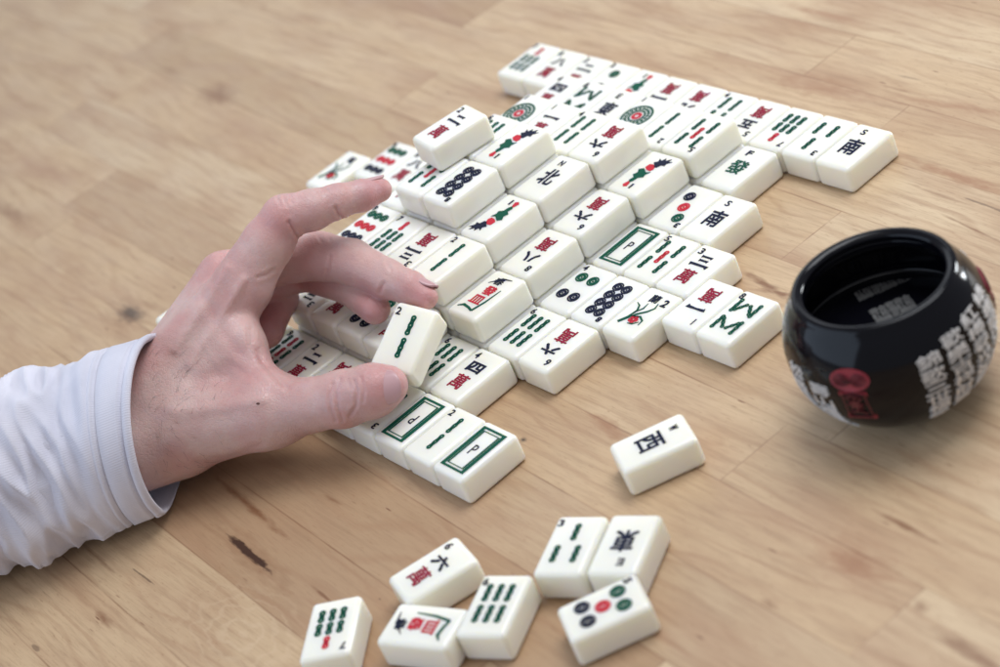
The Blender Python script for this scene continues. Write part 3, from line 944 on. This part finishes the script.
# nails
M_NAIL = simple('nail', srgb(190, 150, 152), .30, .15)
M_NAILTIP = simple('nail_tip', srgb(230, 214, 205), .3)


def nail(a, b, r, facing, w=.62, lift=.02, ns=14, nt_=14, taper=.9):
    """curved plate along a->b (camera frame points), facing direction in the camera frame"""
    a = np.array(a); b = np.array(b); ax = (b - a); Ln = np.linalg.norm(ax); ax /= Ln
    f = np.array(facing, float); f -= ax * (f @ ax); f /= np.linalg.norm(f)
    sd = np.cross(ax, f)
    vs = []; fs = []
    for layer in (0, 1):
        for i in range(ns + 1):
            s = i / ns
            ww = w * (1 - abs(2 * s - 1) ** 3.2 * .42) * (1 if s < .5 else 1)
            for j in range(nt_ + 1):
                t = (j / nt_ * 2 - 1)
                th = t * ww * 1.25
                rad = r * (1 - .10 * max(0, s - .3)) + lift - (0 if layer == 0 else .035) - .02 * abs(t) ** 3
                vs.append(a + ax * Ln * (s + (-.10 if s < .5 else .10) * (1 - t * t) * abs(2 * s - 1)) + (f * math.cos(th) + sd * math.sin(th)) * rad)
    K = (ns + 1) * (nt_ + 1)
    for i in range(ns):
        for j in range(nt_):
            q = (i * (nt_ + 1) + j, i * (nt_ + 1) + j + 1, (i + 1) * (nt_ + 1) + j + 1, (i + 1) * (nt_ + 1) + j)
            fs.append(q); fs.append(tuple(x + K for x in q[::-1]))
    rim = [j for j in range(nt_ + 1)] + [i * (nt_ + 1) + nt_ for i in range(1, ns + 1)] + [ns * (nt_ + 1) + j for j in range(nt_ - 1, -1, -1)] + [i * (nt_ + 1) for i in range(ns - 1, 0, -1)]
    for i in range(len(rim)):
        p, q = rim[i], rim[(i + 1) % len(rim)]
        fs.append((p, p + K, q + K, q))
    return vs, fs


v_, f_ = nail(cam_pt(376, 391.8, 41.48), cam_pt(402, 384.5, 41.42), .45, (.02, .12, 1), .70)
part('thumbnail', v_, f_, M_NAIL)
v_, f_ = nail(cam_pt(364, 194.5, 43.15), cam_pt(386, 188, 43.33), .28, (-.1, 1, -.25), .62)
part('fingernail', v_, f_, M_NAIL)
v_, f_ = nail(cam_pt(407, 286.5, 42.72), cam_pt(430, 298, 42.46), .30, (.45, .9, .1), .62)
part('fingernail', v_, f_, M_NAIL)

# a small mole on the thumb side of the hand
_i = int(np.argmin(np.where(FRONT, (PX - 259) ** 2 + (PY - 404) ** 2 + (V[:, 2] + 42) ** 2 * 60, 1e9)))
_p, _n = V[_i], N[_i]
_u = np.cross(_n, [0, 1, 0]); _u /= np.linalg.norm(_u); _w = np.cross(_n, _u)
mv = [_p + _n * .012] + [_p + (_u * math.cos(k * .5236) * 1.5 + _w * math.sin(k * .5236)) * .026 for k in range(12)]
part('mole', mv, [(0, 1 + k, 1 + (k + 1) % 12) for k in range(12)], simple('mole', (.09, .03, .02), .6))

# fine dark hairs on the wrist
M_HAIR = simple('hair', (.05, .03, .025), .5)
hv = []; hf = []
rh = random.Random(5)
cand = np.where((N[:, 2] > .25) & (PX > 148) & (PX < 232) & (PY > 352) & (PY < 474))[0]
for _ in range(130):
    i = int(cand[rh.randrange(len(cand))])
    if rh.random() < (PX[i] - 150) / 100: continue
    p = V[i].copy(); nrm = N[i]
    dr = np.array([rh.uniform(.1, .9), rh.uniform(.1, 1.0) * (1 if PY[i] < 420 else -.9), 0]); dr -= nrm * (dr @ nrm); dr /= np.linalg.norm(dr)
    sd = np.cross(nrm, dr)
    Lh = rh.uniform(.10, .30); w = .0021; bend = rh.uniform(-.5, .5)
    k = len(hv)
    for q in range(6):
        t = q / 5
        c = p + dr * Lh * t + sd * Lh * bend * t * t + nrm * (.008 + .05 * math.sin(t * 2.4) * .5)
        ww = w * (1 - t * .7)
        hv += [c + sd * ww, c - sd * ww, c + nrm * ww * 1.6]
    for q in range(5):
        b0 = k + q * 3
        for e in range(3): hf.append((b0 + e, b0 + (e + 1) % 3, b0 + 3 + (e + 1) % 3, b0 + 3 + e))
part('arm_hair', hv, hf, M_HAIR)['kind'] = 'stuff'


# ------------------------------------------------------------------ sleeve
def fabric():
    m, nt, b = mat('white_rib_knit')
    g = G(nt)
    uv = g.n('ShaderNodeUVMap'); uv.uv_map = 'UVMap'
    s = g.n('ShaderNodeSeparateXYZ'); nt.links.new(uv.outputs[0], s.inputs[0])
    rib = g.m('SINE', g.m('MULTIPLY', s.outputs[0], 6.2832 * 230))
    wv = g.m('SINE', g.m('MULTIPLY', s.outputs[1], 6.2832 * 60))
    n = g.noise(uv.outputs[0], 12, 4)
    c = g.mix(g.mr(n, .3, .7), srgb(214, 213, 224), srgb(202, 202, 215))
    c = g.mix(g.mr(rib, -1, 1, 0, .05), c, srgb(176, 176, 200))
    nt.links.new(c, b.inputs['Base Color'])
    b.inputs['Roughness'].default_value = .9
    b.inputs['Sheen Weight'].default_value = .25
    b.inputs['Specular IOR Level'].default_value = .2
    g.bump(g.m('ADD', rib, g.m('MULTIPLY', wv, .4)), .25, .0002, b)
    return m


M_FAB = fabric()
AX0 = cam_pt(163, 425, 43.15)           # cuff centre
AX1 = cam_pt(-260, 570, 42.6)            # far up the arm, outside the picture


def tube(name, prof_, m, parent, nseg=150, folds=True, closed_loop=False):
    """prof_: list of (s along the arm in units from the cuff edge, radius, y_centre_shift)"""
    ax = AX1 - AX0; Lx = np.linalg.norm(ax); ax /= Lx
    vs = []; uv = []
    for (s, r, dy) in prof_:
        # direction of the ring: at the cuff the opening is turned a little towards the camera
        t = min(max(s / 3.0, 0), 1)
        nd = np.array([-.965, -.10, -.21]) * (1 - t) + ax * t
        nd /= np.linalg.norm(nd)
        c = AX0 + (np.array([-.95, -.29, -.05]) * min(s, 2.0) if s < 2 else np.array([-.95, -.29, -.05]) * 2.0 + ax * (s - 2.0) / 1.0)
        c = c + np.array([0, dy, 0])
        up = np.array([.10, 1, 0]); up -= nd * (up @ nd); up /= np.linalg.norm(up)
        sd = np.cross(nd, up)
        for k in range(nseg):
            a = k / nseg * 2 * math.pi
            rr = r
            if folds:
                amp = min(1, max(0, (s - .9) / .9))
                ca, sa = math.cos(a), math.sin(a)
                f1 = mnoise.noise(Vector((s * 1.05 + .35 * sa, ca * .8 + 3, sa * .8)))
                f2 = mnoise.noise(Vector((s * 2.3 - .9 * ca, ca * 1.3, sa * 1.3 + 7)))
                f3 = mnoise.noise(Vector((s * 4.6 + 1.4 * sa, ca * 1.6 + 5, sa * 1.6)))
                rr += amp * (.34 * f1 - .34 * (abs(f2) - .22) + .07 * f3)
            vs.append(c + (up * math.cos(a) + sd * math.sin(a)) * rr)
            uv.append((a / (2 * math.pi), s / 12))
    vs = to_world(np.array(vs))
    vs[:, 2] = np.where(vs[:, 2] < .45, .05 + .4 / (1 + np.exp(-(vs[:, 2] - .2) * 5)), vs[:, 2])
    vs[:, 2] = np.maximum(vs[:, 2], .04)
    fs = []
    np_ = len(prof_)
    for i in range(np_ - (0 if closed_loop else 1)):
        for k in range(nseg):
            j = (k + 1) % nseg; ii = (i + 1) % np_
            fs.append((i * nseg + k, ii * nseg + k, ii * nseg + j, i * nseg + j))
    o = part(name, vs, fs, m, parent, world=True)
    ul = o.data.uv_layers.new(name='UVMap')
    for lp in o.data.loops: ul.data[lp.index].uv = uv[lp.vertex_index]
    bmx = bmesh.new(); bmx.from_mesh(o.data); bmesh.ops.recalc_face_normals(bmx, faces=bmx.faces); bmx.to_mesh(o.data); bmx.free()
    return o


pr = []
for i in range(190):
    s = .80 + i / 189 * 9.2
    r = 1.80 + .07 * min(1, max(0, s - .8) / 2.5) + (.06 * math.exp(-((s - 1.15) / .25) ** 2))
    pr.append((s, r, 0))
pr += [(9.9, 1.80, 0)] + [(9.9 - i * .9, 1.72, 0) for i in range(1, 11)]
sleeve = tube('sleeve', pr, M_FAB, hand)
# cuff: outer band, rolled hem, inside
pr = [(1.02, 1.70, 0), (1.0, 1.80, 0), (.94, 1.86, 0), (.86, 1.86, 0), (.82, 1.80, 0), (.78, 1.80, 0), (.74, 1.86, 0), (.5, 1.85, 0), (.30, 1.855, 0), (.24, 1.85, 0), (.19, 1.78, 0), (.16, 1.78, 0), (.13, 1.87, 0),
      (.05, 1.89, 0), (-.02, 1.88, 0), (-.05, 1.83, 0), (-.04, 1.78, 0), (.02, 1.74, 0), (.3, 1.71, 0), (.7, 1.69, 0), (1.0, 1.68, 0)]
cuff = tube('cuff', pr, M_FAB, sleeve, folds=False, closed_loop=True)

# ------------------------------------------------------------------ lighting: windows behind, at left and at right, soft room light, an added fill
W = bpy.data.worlds.new('World'); SC.world = W; W.use_nodes = True
bg = W.node_tree.nodes['Background']
bg.inputs[0].default_value = (.93, .96, 1.05, 1); bg.inputs[1].default_value = .355


def area_light(name, loc, target, sx, sy, watts, col):
    ld = bpy.data.lights.new(name, 'AREA'); ld.shape = 'RECTANGLE'; ld.size = sx; ld.size_y = sy
    ld.energy = watts; ld.color = col
    o = bpy.data.objects.new(name, ld); COL.objects.link(o)
    o.location = loc
    d = Vector(target) - Vector(loc)
    o.rotation_euler = d.to_track_quat('-Z', 'Y').to_euler()
    return o


def polar(az, el, dist, c=(.1, .08, 0)):
    az, el = math.radians(az), math.radians(el)
    return (c[0] + dist * math.cos(az) * math.cos(el), c[1] + dist * math.sin(az) * math.cos(el), c[2] + dist * math.sin(el))


area_light('window_light_right', polar(84, 6, 2.2), (.1, .08, 0), .45, .30, 18, (.92, .97, 1.0))
area_light('window_light_left', polar(-112, 22, 1.5), (.1, .0, 0), 2.0, 1.0, 11, (.62, .78, 1.0))
area_light('window_light_back', polar(150, 27, 2.3), (0, .05, 0), 1.7, .8, 5, (.86, .93, 1.0))
area_light('ceiling_light', polar(80, 64, 1.15, (.10, .0, 0)), (.14, .0, 0), .75, .6, 10, (.93, .96, 1.0))
area_light('added_fill_light', polar(-20, 74, 1.9), (.1, .02, 0), 1.6, 1.6, 4, (1.0, .98, .96))  # added fill with no real source behind it, lifts the tile sides

SC.view_settings.view_transform = 'Standard'
SC.view_settings.look = 'None'
SC.view_settings.exposure = 0.0
SC.view_settings.gamma = 1
SC.render.engine = 'CYCLES'
SC.cycles.use_denoising = True
